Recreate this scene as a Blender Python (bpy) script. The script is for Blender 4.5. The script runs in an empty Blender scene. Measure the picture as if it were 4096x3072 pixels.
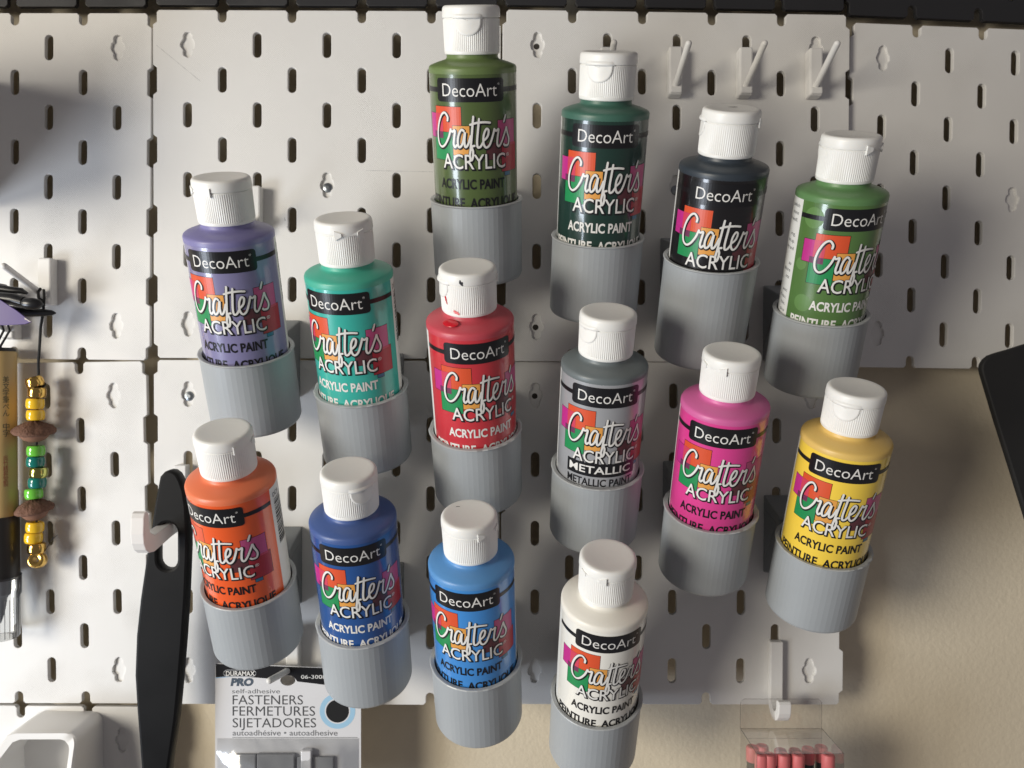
import bpy, bmesh, math, random
from mathutils import Vector, Matrix
random.seed(7)
MM = 0.001
sc = bpy.context.scene
COL = sc.collection

# ------------------------------------------------------------------ camera
# board coordinates: x right, y up, w out of the wall (mm)
def W(x, y, w): return Vector((x*MM, -w*MM, y*MM))
F_PX = 3050.0
CAM = (204.73, -208.49, 441.80)
def rot3(rx, ry, rz):
    return (Matrix.Rotation(rx, 3, 'X') @ Matrix.Rotation(ry, 3, 'Y') @ Matrix.Rotation(rz, 3, 'Z'))
RC = rot3(0.01359, 0.00536, -0.00312)
cam = bpy.data.cameras.new('camera'); cam_o = bpy.data.objects.new('camera', cam); COL.objects.link(cam_o)
cam.sensor_fit = 'HORIZONTAL'; cam.sensor_width = 36.0; cam.lens = F_PX/4096*36.0
cam.clip_start = 0.01; cam.clip_end = 20
ax = [W(*RC[i])/MM for i in range(3)]
mw = Matrix((ax[0], ax[1], ax[2])).transposed().to_4x4(); mw.translation = W(*CAM)
cam_o.matrix_world = mw
sc.camera = cam_o
cam.dof.use_dof = True; cam.dof.focus_distance = 0.375; cam.dof.aperture_fstop = 11.0
def at(px, py, w):
    """board point at depth w for a photo position (4096 wide)"""
    d = RC.transposed() @ Vector(((px-2048)/F_PX, -(py-1536)/F_PX, -1.0))
    s = (w-CAM[2])/d[2]
    return (CAM[0]+d[0]*s, CAM[1]+d[1]*s, w)

# ------------------------------------------------------------------ light
world = bpy.data.worlds.new('World'); sc.world = world; world.use_nodes = True
bg = world.node_tree.nodes['Background']
bg.inputs[0].default_value = (0.92, 0.86, 0.90, 1); bg.inputs[1].default_value = 0.135
def area(name, loc, target, sx, sy, power, col, shape='RECTANGLE'):
    l = bpy.data.lights.new(name, 'AREA'); l.shape = shape; l.size = sx; l.size_y = sy
    l.energy = power; l.color = col
    o = bpy.data.objects.new(name, l); COL.objects.link(o)
    o.location = W(*loc)
    o.rotation_euler = (W(*target)-W(*loc)).to_track_quat('-Z', 'Y').to_euler()
    return o
area('desk_lamp_light', (-1050, -110, 1180), (220, -230, 0), 0.58, 0.58, 18.5, (1.0, 0.93, 0.80), 'DISK')
area('window_light', (-700, -570, 560), (60, -300, 0), 0.26, 0.36, 4.8, (0.80, 0.88, 1.0))
sc.view_settings.view_transform = 'Standard'; sc.view_settings.look = 'None'
sc.view_settings.exposure = 0.2; sc.view_settings.gamma = 1.0
sc.view_settings.use_curve_mapping = False

# ------------------------------------------------------------------ materials
MATS = {}
def mat(name, col, rough=0.5, metal=0.0, spec=0.5, coat=0.0, sss=0.0, bump=None, vary=0.0, trans=0.0):
    if name in MATS: return MATS[name]
    m = bpy.data.materials.new(name); m.use_nodes = True; MATS[name] = m
    nt = m.node_tree; b = nt.nodes['Principled BSDF']
    b.inputs['Base Color'].default_value = (*col, 1); b.inputs['Roughness'].default_value = rough
    b.inputs['Metallic'].default_value = metal; b.inputs['Specular IOR Level'].default_value = spec
    b.inputs['Coat Weight'].default_value = coat; b.inputs['Coat Roughness'].default_value = 0.12
    if sss:
        b.inputs['Subsurface Weight'].default_value = sss
        b.inputs['Subsurface Radius'].default_value = (1, 0.9, 0.8); b.inputs['Subsurface Scale'].default_value = 0.002
    tc = nt.nodes.new('ShaderNodeTexCoord')
    if vary:
        n = nt.nodes.new('ShaderNodeTexNoise'); n.inputs['Scale'].default_value = 45; n.inputs['Detail'].default_value = 4
        nt.links.new(tc.outputs['Object'], n.inputs['Vector'])
        r = nt.nodes.new('ShaderNodeMix'); r.data_type = 'RGBA'
        r.inputs['A'].default_value = (*[c*(1-vary) for c in col], 1); r.inputs['B'].default_value = (*[min(1, c*(1+vary)) for c in col], 1)
        nt.links.new(n.outputs['Fac'], r.inputs['Factor']); nt.links.new(r.outputs['Result'], b.inputs['Base Color'])
        rr = nt.nodes.new('ShaderNodeMapRange'); rr.inputs['To Min'].default_value = rough*0.8; rr.inputs['To Max'].default_value = min(1, rough*1.25)
        nt.links.new(n.outputs['Fac'], rr.inputs['Value']); nt.links.new(rr.outputs['Result'], b.inputs['Roughness'])
    if bump:
        kind, scale, strength, dist = bump
        if kind == 'noise':
            t = nt.nodes.new('ShaderNodeTexNoise'); t.inputs['Scale'].default_value = scale; t.inputs['Detail'].default_value = 5
            nt.links.new(tc.outputs['Object'], t.inputs['Vector']); out = t.outputs['Fac']
        else:
            mp = nt.nodes.new('ShaderNodeMapping')
            mp.inputs['Rotation'].default_value = (0, math.radians(45), 0) if kind == 'diag' else (0, math.radians(90), 0)
            nt.links.new(tc.outputs['Object'], mp.inputs['Vector'])
            t = nt.nodes.new('ShaderNodeTexWave'); t.inputs['Scale'].default_value = scale
            t.inputs['Distortion'].default_value = 1.2; t.inputs['Detail'].default_value = 3; t.inputs['Detail Scale'].default_value = 6
            nt.links.new(mp.outputs['Vector'], t.inputs['Vector'])
            t2 = nt.nodes.new('ShaderNodeTexNoise'); t2.inputs['Scale'].default_value = 28; t2.inputs['Detail'].default_value = 3
            nt.links.new(tc.outputs['Object'], t2.inputs['Vector'])
            mu = nt.nodes.new('ShaderNodeMath'); mu.operation = 'MULTIPLY'
            mr = nt.nodes.new('ShaderNodeMapRange'); mr.inputs['From Min'].default_value = 0.42; mr.inputs['From Max'].default_value = 0.7
            nt.links.new(t2.outputs['Fac'], mr.inputs['Value'])
            nt.links.new(t.outputs['Fac'], mu.inputs[0]); nt.links.new(mr.outputs['Result'], mu.inputs[1]); out = mu.outputs[0]
        bp = nt.nodes.new('ShaderNodeBump'); bp.inputs['Strength'].default_value = strength; bp.inputs['Distance'].default_value = dist
        nt.links.new(out, bp.inputs['Height']); nt.links.new(bp.outputs['Normal'], b.inputs['Normal'])
    return m
def clear_mat(name, tint=(0.96, 0.97, 0.97), gloss=0.12, rough=0.08):
    if name in MATS: return MATS[name]
    m = bpy.data.materials.new(name); m.use_nodes = True; MATS[name] = m
    nt = m.node_tree; nt.nodes.remove(nt.nodes['Principled BSDF']); out = nt.nodes['Material Output']
    t = nt.nodes.new('ShaderNodeBsdfTransparent'); t.inputs[0].default_value = (*tint, 1)
    g = nt.nodes.new('ShaderNodeBsdfGlossy'); g.inputs['Roughness'].default_value = rough
    fr = nt.nodes.new('ShaderNodeLayerWeight'); fr.inputs['Blend'].default_value = 0.25
    mr = nt.nodes.new('ShaderNodeMapRange'); mr.inputs['To Min'].default_value = gloss*0.5; mr.inputs['To Max'].default_value = min(1, gloss*4)
    nt.links.new(fr.outputs['Fresnel'], mr.inputs['Value'])
    mx = nt.nodes.new('ShaderNodeMixShader'); nt.links.new(mr.outputs['Result'], mx.inputs[0])
    nt.links.new(t.outputs[0], mx.inputs[1]); nt.links.new(g.outputs[0], mx.inputs[2]); nt.links.new(mx.outputs[0], out.inputs['Surface'])
    return m
def srgb(r, g, b):
    f = lambda c: ((c/255+0.055)/1.055)**2.4 if c > 10 else c/255/12.92
    return (f(r), f(g), f(b))
M_WHITE = mat('white_print', (0.74, 0.73, 0.71), 0.5, bump=('diag', 430, 0.5, 0.0003), vary=0.02)
M_WHITE2 = mat('white_print_plain', (0.76, 0.75, 0.73), 0.45, vary=0.02)
M_BLACKP = mat('black_print', (0.018, 0.018, 0.020), 0.5, bump=('diag', 900, 0.25, 0.0002))
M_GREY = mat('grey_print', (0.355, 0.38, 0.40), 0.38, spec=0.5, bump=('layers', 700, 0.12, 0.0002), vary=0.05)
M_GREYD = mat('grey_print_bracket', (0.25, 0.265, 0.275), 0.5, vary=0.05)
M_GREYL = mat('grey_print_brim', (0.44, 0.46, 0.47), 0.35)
M_CAP = mat('white_cap', (0.87, 0.865, 0.835), 0.38, sss=0.12, vary=0.015)
M_SCREW = mat('screw_metal', (0.25, 0.27, 0.29), 0.35, metal=0.9)
M_INK = mat('black_ink', (0.010, 0.010, 0.012), 0.30)
M_LWHITE = mat('label_white_ink', (0.80, 0.79, 0.76), 0.35)
M_PAPER = mat('label_paper', (0.78, 0.78, 0.75), 0.4)
M_GREYTXT = mat('grey_ink', (0.16, 0.165, 0.17), 0.5)

# ------------------------------------------------------------------ mesh helpers
def mesh_obj(name, verts, faces, m, parent=None, smooth=False, loc=None, mats=None, fmat=None):
    me = bpy.data.meshes.new(name); me.from_pydata([tuple(v) for v in verts], [], faces); me.update()
    for mm_ in (mats or [m]): me.materials.append(mm_)
    if fmat:
        for p, i in zip(me.polygons, fmat): p.material_index = i
    if smooth:
        for p in me.polygons: p.use_smooth = True
    return link(name, me, parent, loc)
def link(name, me, parent=None, loc=None):
    o = bpy.data.objects.new(name, me); COL.objects.link(o)
    if parent: o.parent = parent
    if loc is not None: o.location = loc
    return o
def empty(name, loc=(0, 0, 0)):
    o = bpy.data.objects.new(name, None); COL.objects.link(o); o.location = loc; o.empty_display_size = 0.01; return o
def tag(o, label, cat, group=None):
    o['label'] = label; o['category'] = cat
    if group: o['group'] = group
    return o
def smooth_angle(o, deg=35):
    me = o.data
    for p in me.polygons: p.use_smooth = True
    try: me.set_sharp_from_angle(angle=math.radians(deg))
    except Exception: pass
    return o
def lathe_data(profile, n=64, a0=0.0, a1=None, cap_ends=True):
    """profile [(r,h)] in mm -> verts (m), faces, local axis Z"""
    full = a1 is None; a1 = 2*math.pi if full else a1
    k = n if full else n+1
    vs, fs = [], []
    for r, h in profile:
        for i in range(k):
            a = a0+(a1-a0)*i/n
            vs.append((r*math.sin(a)*MM, -r*math.cos(a)*MM, h*MM))
    for j in range(len(profile)-1):
        for i in range(n):
            i2 = (i+1) % k if full else i+1
            fs.append((j*k+i, j*k+i2, (j+1)*k+i2, (j+1)*k+i))
    if full and cap_ends:
        if profile[0][0] > 0: fs.append(tuple(reversed(range(k))))
        if profile[-1][0] > 0: fs.append(tuple(range((len(profile)-1)*k, len(profile)*k)))
    return vs, fs
def lathe(name, profile, m, parent=None, n=64, smooth=True, **kw):
    vs, fs = lathe_data(profile, n, **kw)
    o = mesh_obj(name, vs, fs, m, parent)
    if smooth: smooth_angle(o, 40)
    return o
def box_data(x0, x1, y0, y1, w0, w1):
    vs = [W(x, y, w) for w in (w0, w1) for y in (y0, y1) for x in (x0, x1)]
    fs = [(0, 2, 3, 1), (4, 5, 7, 6), (0, 1, 5, 4), (2, 6, 7, 3), (0, 4, 6, 2), (1, 3, 7, 5)]
    return vs, fs
def bevel(o, width, seg=2, angle=30):
    md = o.modifiers.new('bevel', 'BEVEL'); md.width = width*MM; md.segments = seg; md.limit_method = 'ANGLE'; md.angle_limit = math.radians(angle)
    return o
def tube(name, pts, r, m, parent=None, n=10, closed_ends=True, smooth=True):
    """tube through board points (x,y,w) mm; r single or list"""
    P = [W(*p) for p in pts]; rs = r if isinstance(r, (list, tuple)) else [r]*len(P)
    vs, fs = [], []; prev = None
    for i, p in enumerate(P):
        t = (P[min(i+1, len(P)-1)]-P[max(i-1, 0)]).normalized()
        u = t.orthogonal().normalized() if prev is None else (prev-t*prev.dot(t)).normalized()
        prev = u; v = t.cross(u)
        for k in range(n):
            a = 2*math.pi*k/n; vs.append(p+(u*math.cos(a)+v*math.sin(a))*rs[i]*MM)
    for i in range(len(P)-1):
        for k in range(n):
            k2 = (k+1) % n; fs.append((i*n+k, i*n+k2, (i+1)*n+k2, (i+1)*n+k))
    if closed_ends: fs.append(tuple(reversed(range(n)))); fs.append(tuple(range((len(P)-1)*n, len(P)*n)))
    o = mesh_obj(name, vs, fs, m, parent)
    if smooth: smooth_angle(o, 50)
    return o
def rounded_peg(p0, p1, r):
    """points and radii for a rod with a round tip at p1"""
    p0 = Vector(p0); p1 = Vector(p1); d = (p1-p0).normalized()
    pts = [p0, p1-d*r]; rs = [r, r]
    for k in range(1, 5):
        a = math.pi/2*k/4; pts.append(p1-d*r+d*r*math.sin(a)); rs.append(max(r*math.cos(a), 0.05))
    return [tuple(q) for q in pts], rs
def extrude_outline(name, loops, w0, w1, m, parent=None, bev=0.0, frame=None):
    """2D loops (first = outer, rest = holes) -> plate between w0 and w1, via filled curve"""
    cu = bpy.data.curves.new('tmp', 'CURVE'); cu.dimensions = '2D'; cu.fill_mode = 'BOTH'
    for lp in loops:
        s = cu.splines.new('POLY'); s.points.add(len(lp)-1); s.use_cyclic_u = True
        for q, (x, y) in zip(s.points, lp): q.co = (x*MM, y*MM, 0, 1)
    cu.extrude = max((w1-w0)/2-bev, 0.01)*MM; cu.bevel_depth = bev*MM; cu.bevel_resolution = 1; cu.offset = -bev*MM
    o = bpy.data.objects.new('tmp', cu); COL.objects.link(o)
    bpy.context.view_layer.update()
    dg = bpy.context.evaluated_depsgraph_get()
    me = bpy.data.meshes.new_from_object(o.evaluated_get(dg))
    bpy.data.objects.remove(o); bpy.data.curves.remove(cu)
    for v in me.vertices:
        x, y, z = v.co; v.co = (x, -(z+(w0+w1)/2*MM), y)
    me.materials.clear(); me.materials.append(m); me.name = name
    for p in me.polygons: p.use_smooth = False
    return link(name, me, parent)
# ---- text
_TXT = {}
def text_data(s, width, height, fat=0.0, italic=0.0, space=1.0):
    """triangles of a text line, baseline at 0, left at 0, cap height = height, width = width (mm)"""
    key = (s, round(width, 3), round(height, 3), fat, italic, space)
    if key in _TXT: return _TXT[key]
    def raw(st, ft):
        cu = bpy.data.curves.new('tmp', 'FONT'); cu.body = st; cu.resolution_u = 3; cu.offset = ft; cu.space_character = space
        o = bpy.data.objects.new('tmp', cu); COL.objects.link(o); bpy.context.view_layer.update()
        me = bpy.data.meshes.new_from_object(o.evaluated_get(bpy.context.evaluated_depsgraph_get()))
        bpy.data.objects.remove(o); bpy.data.curves.remove(cu)
        vs = [(v.co.x, v.co.y) for v in me.vertices]; fs = [tuple(p.vertices) for p in me.polygons]
        bpy.data.meshes.remove(me); return vs, fs
    hv, _ = raw('H', 0.0); hh = max(v[1] for v in hv)
    base, _ = raw(s, 0.0); x0 = min(v[0] for v in base); x1 = max(v[0] for v in base)
    vs, fs = raw(s, fat)
    out = [((x-x0)/(x1-x0)*width+italic*y/hh*height, y/hh*height) for x, y in vs]
    _TXT[key] = (out, fs); return out, fs
def to_mesh2d(parts, step=1.3):
    """join 2D parts [(verts,faces,z,matindex)] and cut into strips so they can be wrapped"""
    bm = bmesh.new(); 
    for vs, fs, z, mi in parts:
        bv = [bm.verts.new((x, y, z(x) if callable(z) else z)) for x, y in vs]
        for f in fs:
            try: q = bm.faces.new([bv[i] for i in f]); q.material_index = mi
            except ValueError: pass
    if step:
        xs = [v.co.x for v in bm.verts]; x = math.floor(min(xs)/step)*step+step
        while x < max(xs):
            bmesh.ops.bisect_plane(bm, geom=bm.verts[:]+bm.edges[:]+bm.faces[:], plane_co=(x, 0, 0), plane_no=(1, 0, 0)); x += step
    return bm
def wrap_mesh(name, bm, R, mats):
    """wrap (s,h,lift) around cylinder of radius R (mm); s=0 faces local -Y"""
    for v in bm.verts:
        s, h, l = v.co; a = s/R; r = R+l
        v.co = (r*math.sin(a)*MM, -r*math.cos(a)*MM, h*MM)
    me = bpy.data.meshes.new(name); bm.to_mesh(me); bm.free()
    for m_ in mats: me.materials.append(m_)
    return me
def shift(vf, dx, dy): return ([(x+dx, y+dy) for x, y in vf[0]], vf[1])
def rect(x0, x1, y0, y1): return ([(x0, y0), (x1, y0), (x1, y1), (x0, y1)], [(0, 1, 2, 3)])
def rrect(x0, x1, y0, y1, r, n=5):
    vs = []
    for cx, cy, a0 in ((x1-r, y0+r, -90), (x1-r, y1-r, 0), (x0+r, y1-r, 90), (x0+r, y0+r, 180)):
        for k in range(n+1):
            a = math.radians(a0+90*k/n); vs.append((cx+r*math.cos(a), cy+r*math.sin(a)))
    return (vs, [tuple(range(len(vs)))])
def ribbon(pts, width, per=7, taper=True):
    """round-ended brush ribbon along a Catmull-Rom spline; returns verts, faces and a lift ramp"""
    P = [Vector(p) for p in pts]; Q = []
    for i in range(len(P)-1):
        p0 = P[max(i-1, 0)]; p1 = P[i]; p2 = P[i+1]; p3 = P[min(i+2, len(P)-1)]
        for k in range(per):
            t = k/per
            Q.append(0.5*((2*p1)+(p2-p0)*t+(2*p0-5*p1+4*p2-p3)*t*t+(3*p1-p0-3*p2+p3)*t**3))
    Q.append(P[-1]); n = len(Q); vs, fs, lift = [], [], []
    for i, q in enumerate(Q):
        d = (Q[min(i+1, n-1)]-Q[max(i-1, 0)]); d = d.normalized() if d.length > 1e-6 else Vector((1, 0))
        nn = Vector((-d.y, d.x)); e = min(i, n-1-i); w = width/2*(0.55 if (taper and e == 0) else 0.9 if (taper and e == 1) else 1)
        vs += [tuple(q+nn*w), tuple(q-nn*w)]; lift += [i/n]*2
    for i in range(n-1): fs.append((2*i, 2*i+1, 2*i+3, 2*i+2))
    return vs, fs, lift

# ------------------------------------------------------------------ wall
WALL_W = -22.0
m_wall = mat('beige_plaster', (0.70, 0.615, 0.47), 0.85, spec=0.25, bump=('noise', 320, 0.45, 0.0008), vary=0.04)
v, f = box_data(-700, 1100, -900, 500, WALL_W-20, WALL_W)
wall = mesh_obj('wall', v, f, m_wall); wall['kind'] = 'structure'

# ------------------------------------------------------------------ pegboard panels
SL, SH = 2.45, 7.3     # slot half width, half length
def slot_loop(cx, cy, n=6):
    pts = []
    for k in range(n+1):
        a = math.pi*k/n; pts.append((cx+SL*math.cos(a), cy+SH-SL+SL*math.sin(a)))
    for k in range(n+1):
        a = math.pi+math.pi*k/n; pts.append((cx+SL*math.cos(a), cy-SH+SL+SL*math.sin(a)))
    return pts
def key_loop(cx, cy, rnd):
    pts = []; rb = 4.0; c = math.asin(min(0.99, SL/rb))
    jit = lambda: rnd.uniform(-0.22, 0.22)
    for k in range(7):
        a = math.pi*k/6; pts.append((cx+SL*math.cos(a)+jit(), cy+SH-SL+SL*math.sin(a)+jit()))
    for k in range(7):
        a = math.pi/2+c+(math.pi-2*c)*k/6; pts.append((cx+rb*math.cos(a)+jit(), cy+rb*math.sin(a)+jit()))
    for k in range(7):
        a = math.pi+math.pi*k/6; pts.append((cx+SL*math.cos(a)+jit(), cy-SH+SL+SL*math.sin(a)+jit()))
    for k in range(7):
        a = -math.pi/2+c+(math.pi-2*c)*k/6; pts.append((cx+rb*math.cos(a)+jit(), cy+rb*math.sin(a)+jit()))
    return pts
KEYS = [(20, -20), (180, -20), (20, -180), (180, -180), (100, -100)]
def panel_mesh(name, m, seed, bev=0.35):
    rnd = random.Random(seed)
    S = 200.0; out = []; ch = 1.3; q = 0.25
    def edge(along, n_steps, horizontal):
        pass
    # outline clockwise from the top-left corner, half slots cut into every edge
    def top(x):     # slot notch on the top edge centred on x (depth SH, half width SL)
        return [(x-SL-ch, -q), (x-SL, -q-ch)]+[(x-SL*math.cos(math.pi*k/6), -SH+SL-SL*math.sin(math.pi*k/6)) for k in range(7)]+[(x+SL, -q-ch), (x+SL+ch, -q)]
    loop = []
    # top edge left->right (corner slots: quarter)
    loop += [(SL, -SH+SL), (SL, -q-ch), (SL+ch, -q)]
    for x in (40, 80, 120, 160): loop += top(x)
    loop += [(S-SL-ch, -q), (S-SL, -q-ch), (S-SL, -SH+SL)]
    def right(y):
        return [(S-q, y+SH+ch), (S-SL, y+SH-0.3), (S-SL, y-SH+0.3), (S-q, y-SH-ch)]
    loop += [(S-SL, -SH+0.3), (S-q, -SH-ch)]
    for y in (-40, -80, -120, -160): loop += right(y)
    loop += [(S-q, -S+SH+ch), (S-SL, -S+SH-0.3), (S-SL, -S+q+ch), (S-SL-ch, -S+q)]
    for x in (160, 120, 80, 40):
        loop += [(x+SL+ch, -S+q), (x+SL, -S+q+ch)]+[(x+SL*math.cos(math.pi*k/6), -S+SH-SL+SL*math.sin(math.pi*k/6)) for k in range(7)]+[(x-SL, -S+q+ch), (x-SL-ch, -S+q)]
    loop += [(SL+ch, -S+q), (SL, -S+q+ch), (SL, -S+SH-0.3), (q, -S+SH+ch)]
    for y in (-160, -120, -80, -40):
        loop += [(q, y-SH-ch), (SL, y-SH+0.3), (SL, y+SH-0.3), (q, y+SH+ch)]
    loop += [(q, -SH-ch), (SL, -SH+0.3)]
    cl = [loop[0]]
    for p in loop[1:]:
        if math.hypot(p[0]-cl[-1][0], p[1]-cl[-1][1]) > 0.05: cl.append(p)
    loops = [cl]
    for j in range(1, 10):
        y = -20*j
        xs = range(20, 200, 40) if j % 2 else range(40, 200, 40)
        for x in xs:
            loops.append(key_loop(x, y, rnd) if (x, y) in KEYS else slot_loop(x, y))
    return extrude_outline(name, loops, -3.0, 0.0, m, bev=bev)
boss_v, boss_f = None, None
def make_panel(label, x, y, roll, w, yaw, m, seed, right_edge=False, screws=(), holes=(), group='white pegboard panels'):
    o = panel_mesh('pegboard_panel', m, seed)
    if right_edge:   # position given for the top right corner
        o.data.transform(Matrix.Translation(W(-200, 0, 0)))
    ox = -200 if right_edge else 0
    o.location = W(x, y, w)
    # roll about the board normal (counter-clockwise seen from the front), yaw about the vertical
    o.rotation_euler = (Matrix.Rotation(-yaw, 3, 'Z') @ Matrix.Rotation(-roll, 3, 'Y')).to_euler()
    tag(o, label, 'pegboard', group)
    bm_ = m if m is not M_BLACKP else M_BLACKP
    for (kx, ky) in KEYS:
        depth = abs(WALL_W)+w-1
        vs, fs = lathe_data([(9.0, -1.7), (9.0, -min(depth, 17)), (0.0, -min(depth, 17))], 20)
        n = 20
        fs = [fc for fc in fs if len(fc) == 4]+[tuple(range(n))]
        # lathe axis Z -> depth axis: (x, y, h) -> (x, -w, up)
        b = mesh_obj('mounting_boss', [((kx+ox)*MM+p[0], -p[2], ky*MM+p[1]) for p in vs], fs, m, o)
    for (kx, ky) in screws:
        vs, fs = lathe_data([(0.0, 0.0), (1.0, 0.0), (2.6, -0.5), (2.9, -1.2), (2.9, -2.4), (0, -2.4)], 18)
        hd = mesh_obj('screw', [((kx+ox)*MM+p[0], -p[2]+0.0006, (ky-1.2)*MM+p[1]) for p in vs], fs, M_SCREW, o)
    for (kx, ky) in holes:  # flat discs, no real depth: the hole's inner shade is put into the colour
        vs, fs = lathe_data([(1.7, -1.62), (0.0, -1.63)], 14, cap_ends=False)
        mesh_obj('hole_shade_disc', [((kx+ox-0.4)*MM+p[0], -p[2], (ky-0.3)*MM+p[1]) for p in vs], fs, M_HOLE_SHADE, o)
    return o
M_HOLE_SHADE = mat('screw_hole_shade', (0.035, 0.03, 0.025), 0.9)
make_panel('white slotted panel holding the bead charm and the brush pen', -0.4, -1.7, -0.009, -0.3, 0.0289, M_WHITE, 1, True)
make_panel('white slotted panel with scratch, behind olive and violet bottles', 0.32, -0.3, 0, 0.88, 0.0024, M_WHITE, 2, screws=((100, -100),))
make_panel('white slotted panel carrying the row of four peg hooks', 200.9, -1.6, 0, 6.4, -0.0215, M_WHITE, 3, screws=((100, -100),), holes=((20, -20), (20, -180)))
make_panel('white slotted panel skewed away behind the black slab corner', 402.3, -4.2, -0.0105, -1.6, -0.0505, M_WHITE, 4)
make_panel('white slotted panel behind the hanging beads, with open gap beside it', -4.6, -201.6, 0.0166, -1.0, 0.0419, M_WHITE, 5, True)
make_panel('white slotted panel behind the black spatula handle and orange bottle', 0.33, -200.9, -0.0006, 1.15, 0.005, M_WHITE, 6, screws=((20, -20),))
make_panel('white slotted panel with free notched edge beside beige wall', 200.7, -201.2, 0.0003, 0.47, 0.0023, M_WHITE, 7, holes=((20, -20),))
make_panel('white slotted panel carrying the white printed bin', -0.5, -403.6, 0.004, -2.0, 0.03, M_WHITE, 8, True)
for i, (x, y, ro, w, yw, re) in enumerate(((-0.4, 201.2, -0.004, 0.5, 0.02, True), (0.3, 201.6, 0, 1.6, 0.002, False), (200.6, 201.4, -0.002, 4.5, -0.02, False), (402.0, 199.6, -0.014, -1.5, -0.05, False))):
    make_panel('black slotted panel above the white one '+('holding the bead charm', 'with the scratch', 'with the four peg hooks', 'skewed behind the black slab')[i], x, y, ro, w, yw, M_BLACKP, 20+i, re, group='black pegboard panels')
def surf(x, y):
    if x < 0: return -0.3+0.0289*x if y > -200 else -1.0+0.0419*x
    if x < 200: return (0.88+0.0024*x) if y > -200 else (1.15+0.005*x)
    return (6.4-0.0215*(x-200.9)) if y > -200 else (0.47+0.0023*(x-200.7))

# pencil marks on the scratched panel
M_PENCIL = mat('pencil_mark', (0.42, 0.42, 0.42), 0.7)
pb = [o for o in COL.objects if o.name.startswith('pegboard_panel') and 'scratch' in o.get('label', '')][0]
def mark(p0, p1, wd):
    a = Vector((p0[0], p0[1])); b = Vector((p1[0], p1[1])); nrm = Vector((-(b-a).y, (b-a).x)).normalized()*wd/2
    vs = []; N = 14; fs = []
    for i in range(N+1):
        q = a.lerp(b, i/N); k = random.uniform(0.3, 1.0)
        vs += [W(q.x+nrm.x*k, q.y+nrm.y*k, 0.03), W(q.x-nrm.x*k, q.y-nrm.y*k, 0.03)]
    for i in range(N): fs.append((2*i, 2*i+1, 2*i+3, 2*i+2))
    mesh_obj('pencil_mark', vs, fs, M_PENCIL, pb)
a0 = at(625, 180, 1); a1 = at(802, 325, 1); mark((a0[0]-.3, a0[1]+.3), (a1[0]-.3, a1[1]+.3), 0.35)
a0 = at(1465, 682, 1); a1 = at(1732, 688, 1); mark((a0[0]-.3, a0[1]+.3), (a1[0]-.3, a1[1]+.3), 0.3)
for (px, py, s) in ((1137, 870, 1.6), (1148, 905, 1.2)):
    a0 = at(px, py, 1); mark((a0[0]-.3, a0[1]+.3), (a0[0]+.3, a0[1]-s), 0.8)

# ------------------------------------------------------------------ paint bottles and their holders
TILT = math.radians(24.53)
RB, RCUP, H_RIM, H_SH, H_CB, H_TOP, RCAP = 20.87, 23.25, 40.7, 102.0, 107.0, 127.7, 13.45
D0 = 32.0
BASE = 2.0
R_L = RB+0.06
# ---- shared meshes
def body_mesh():
    pr = [(0, BASE+0.8), (15, BASE+0.4), (18.8, BASE), (20.2, BASE+0.7), (RB, BASE+2.4), (RB, H_SH-3.4), (RB+0.12, H_SH-2.9), (RB+0.12, H_SH-0.9),
          (RB-0.2, H_SH-0.15), (RB-0.9, H_SH+0.4), (17.0, H_SH+1.5), (14.2, H_SH+2.3), (12.7, H_SH+2.8), (12.2, H_SH+3.6), (12.2, H_CB+3)]
    vs, fs = lathe_data(pr, 72)
    me = bpy.data.meshes.new('bottle_body'); me.from_pydata(vs, [], fs)
    for p in me.polygons: p.use_smooth = True
    me.set_sharp_from_angle(angle=math.radians(50)); me.materials.append(None); return me
def cap_mesh():
    n = 176; zs = H_TOP-5.2
    prof = [(12.3, H_CB+0.3, 0), (12.75, H_CB, 0), (13.0, H_CB+0.4, 0), (13.05, H_CB+1.3, 0), (12.95, H_CB+1.5, 1), (13.15, zs-0.9, 1), (13.2, zs-0.6, 0), (12.9, zs-0.35, 0), (12.6, zs+0.2, 0)]
    vs, fs = [], []
    for r, h, rib in prof:
        for i in range(n):
            a = 2*math.pi*i/n
            ad = (math.degrees(a)+180) % 360-180
            rr = r+(0.13 if (i % 2 == 0) else -0.09)*rib
            vs.append((rr*math.sin(a)*MM, -rr*math.cos(a)*MM, h*MM))
    for j in range(len(prof)-1):
        for i in range(n): fs.append((j*n+i, j*n+(i+1) % n, (j+1)*n+(i+1) % n, (j+1)*n+i))
    me = bpy.data.meshes.new('cap_skirt'); me.from_pydata(vs, [], fs); me.materials.append(M_CAP)
    for p in me.polygons: p.use_smooth = True
    me.set_sharp_from_angle(angle=math.radians(25)); return me
def lid_mesh():
    z0 = H_TOP-5.15; R = RCAP
    pr = [(12.7, z0+0.05), (R-0.05, z0), (R+0.05, z0+0.35), (R, z0+2.4), (R-0.08, H_TOP-1.7)]
    for k in range(1, 6):
        a = math.pi/2*k/5; pr.append((R-1.75+1.67*math.cos(a), H_TOP-1.7+1.7*math.sin(a)))
    pr += [(R-2.8, H_TOP-0.05), (8.5, H_TOP-0.30), (4, H_TOP-0.55), (0.0, H_TOP-0.6)]
    vs, fs = lathe_data(pr, 72, cap_ends=False)
    me = bpy.data.meshes.new('lid'); me.from_pydata(vs, [], fs); me.materials.append(M_CAP)
    for p in me.polygons: p.use_smooth = True
    me.set_sharp_from_angle(angle=math.radians(60)); return me
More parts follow.
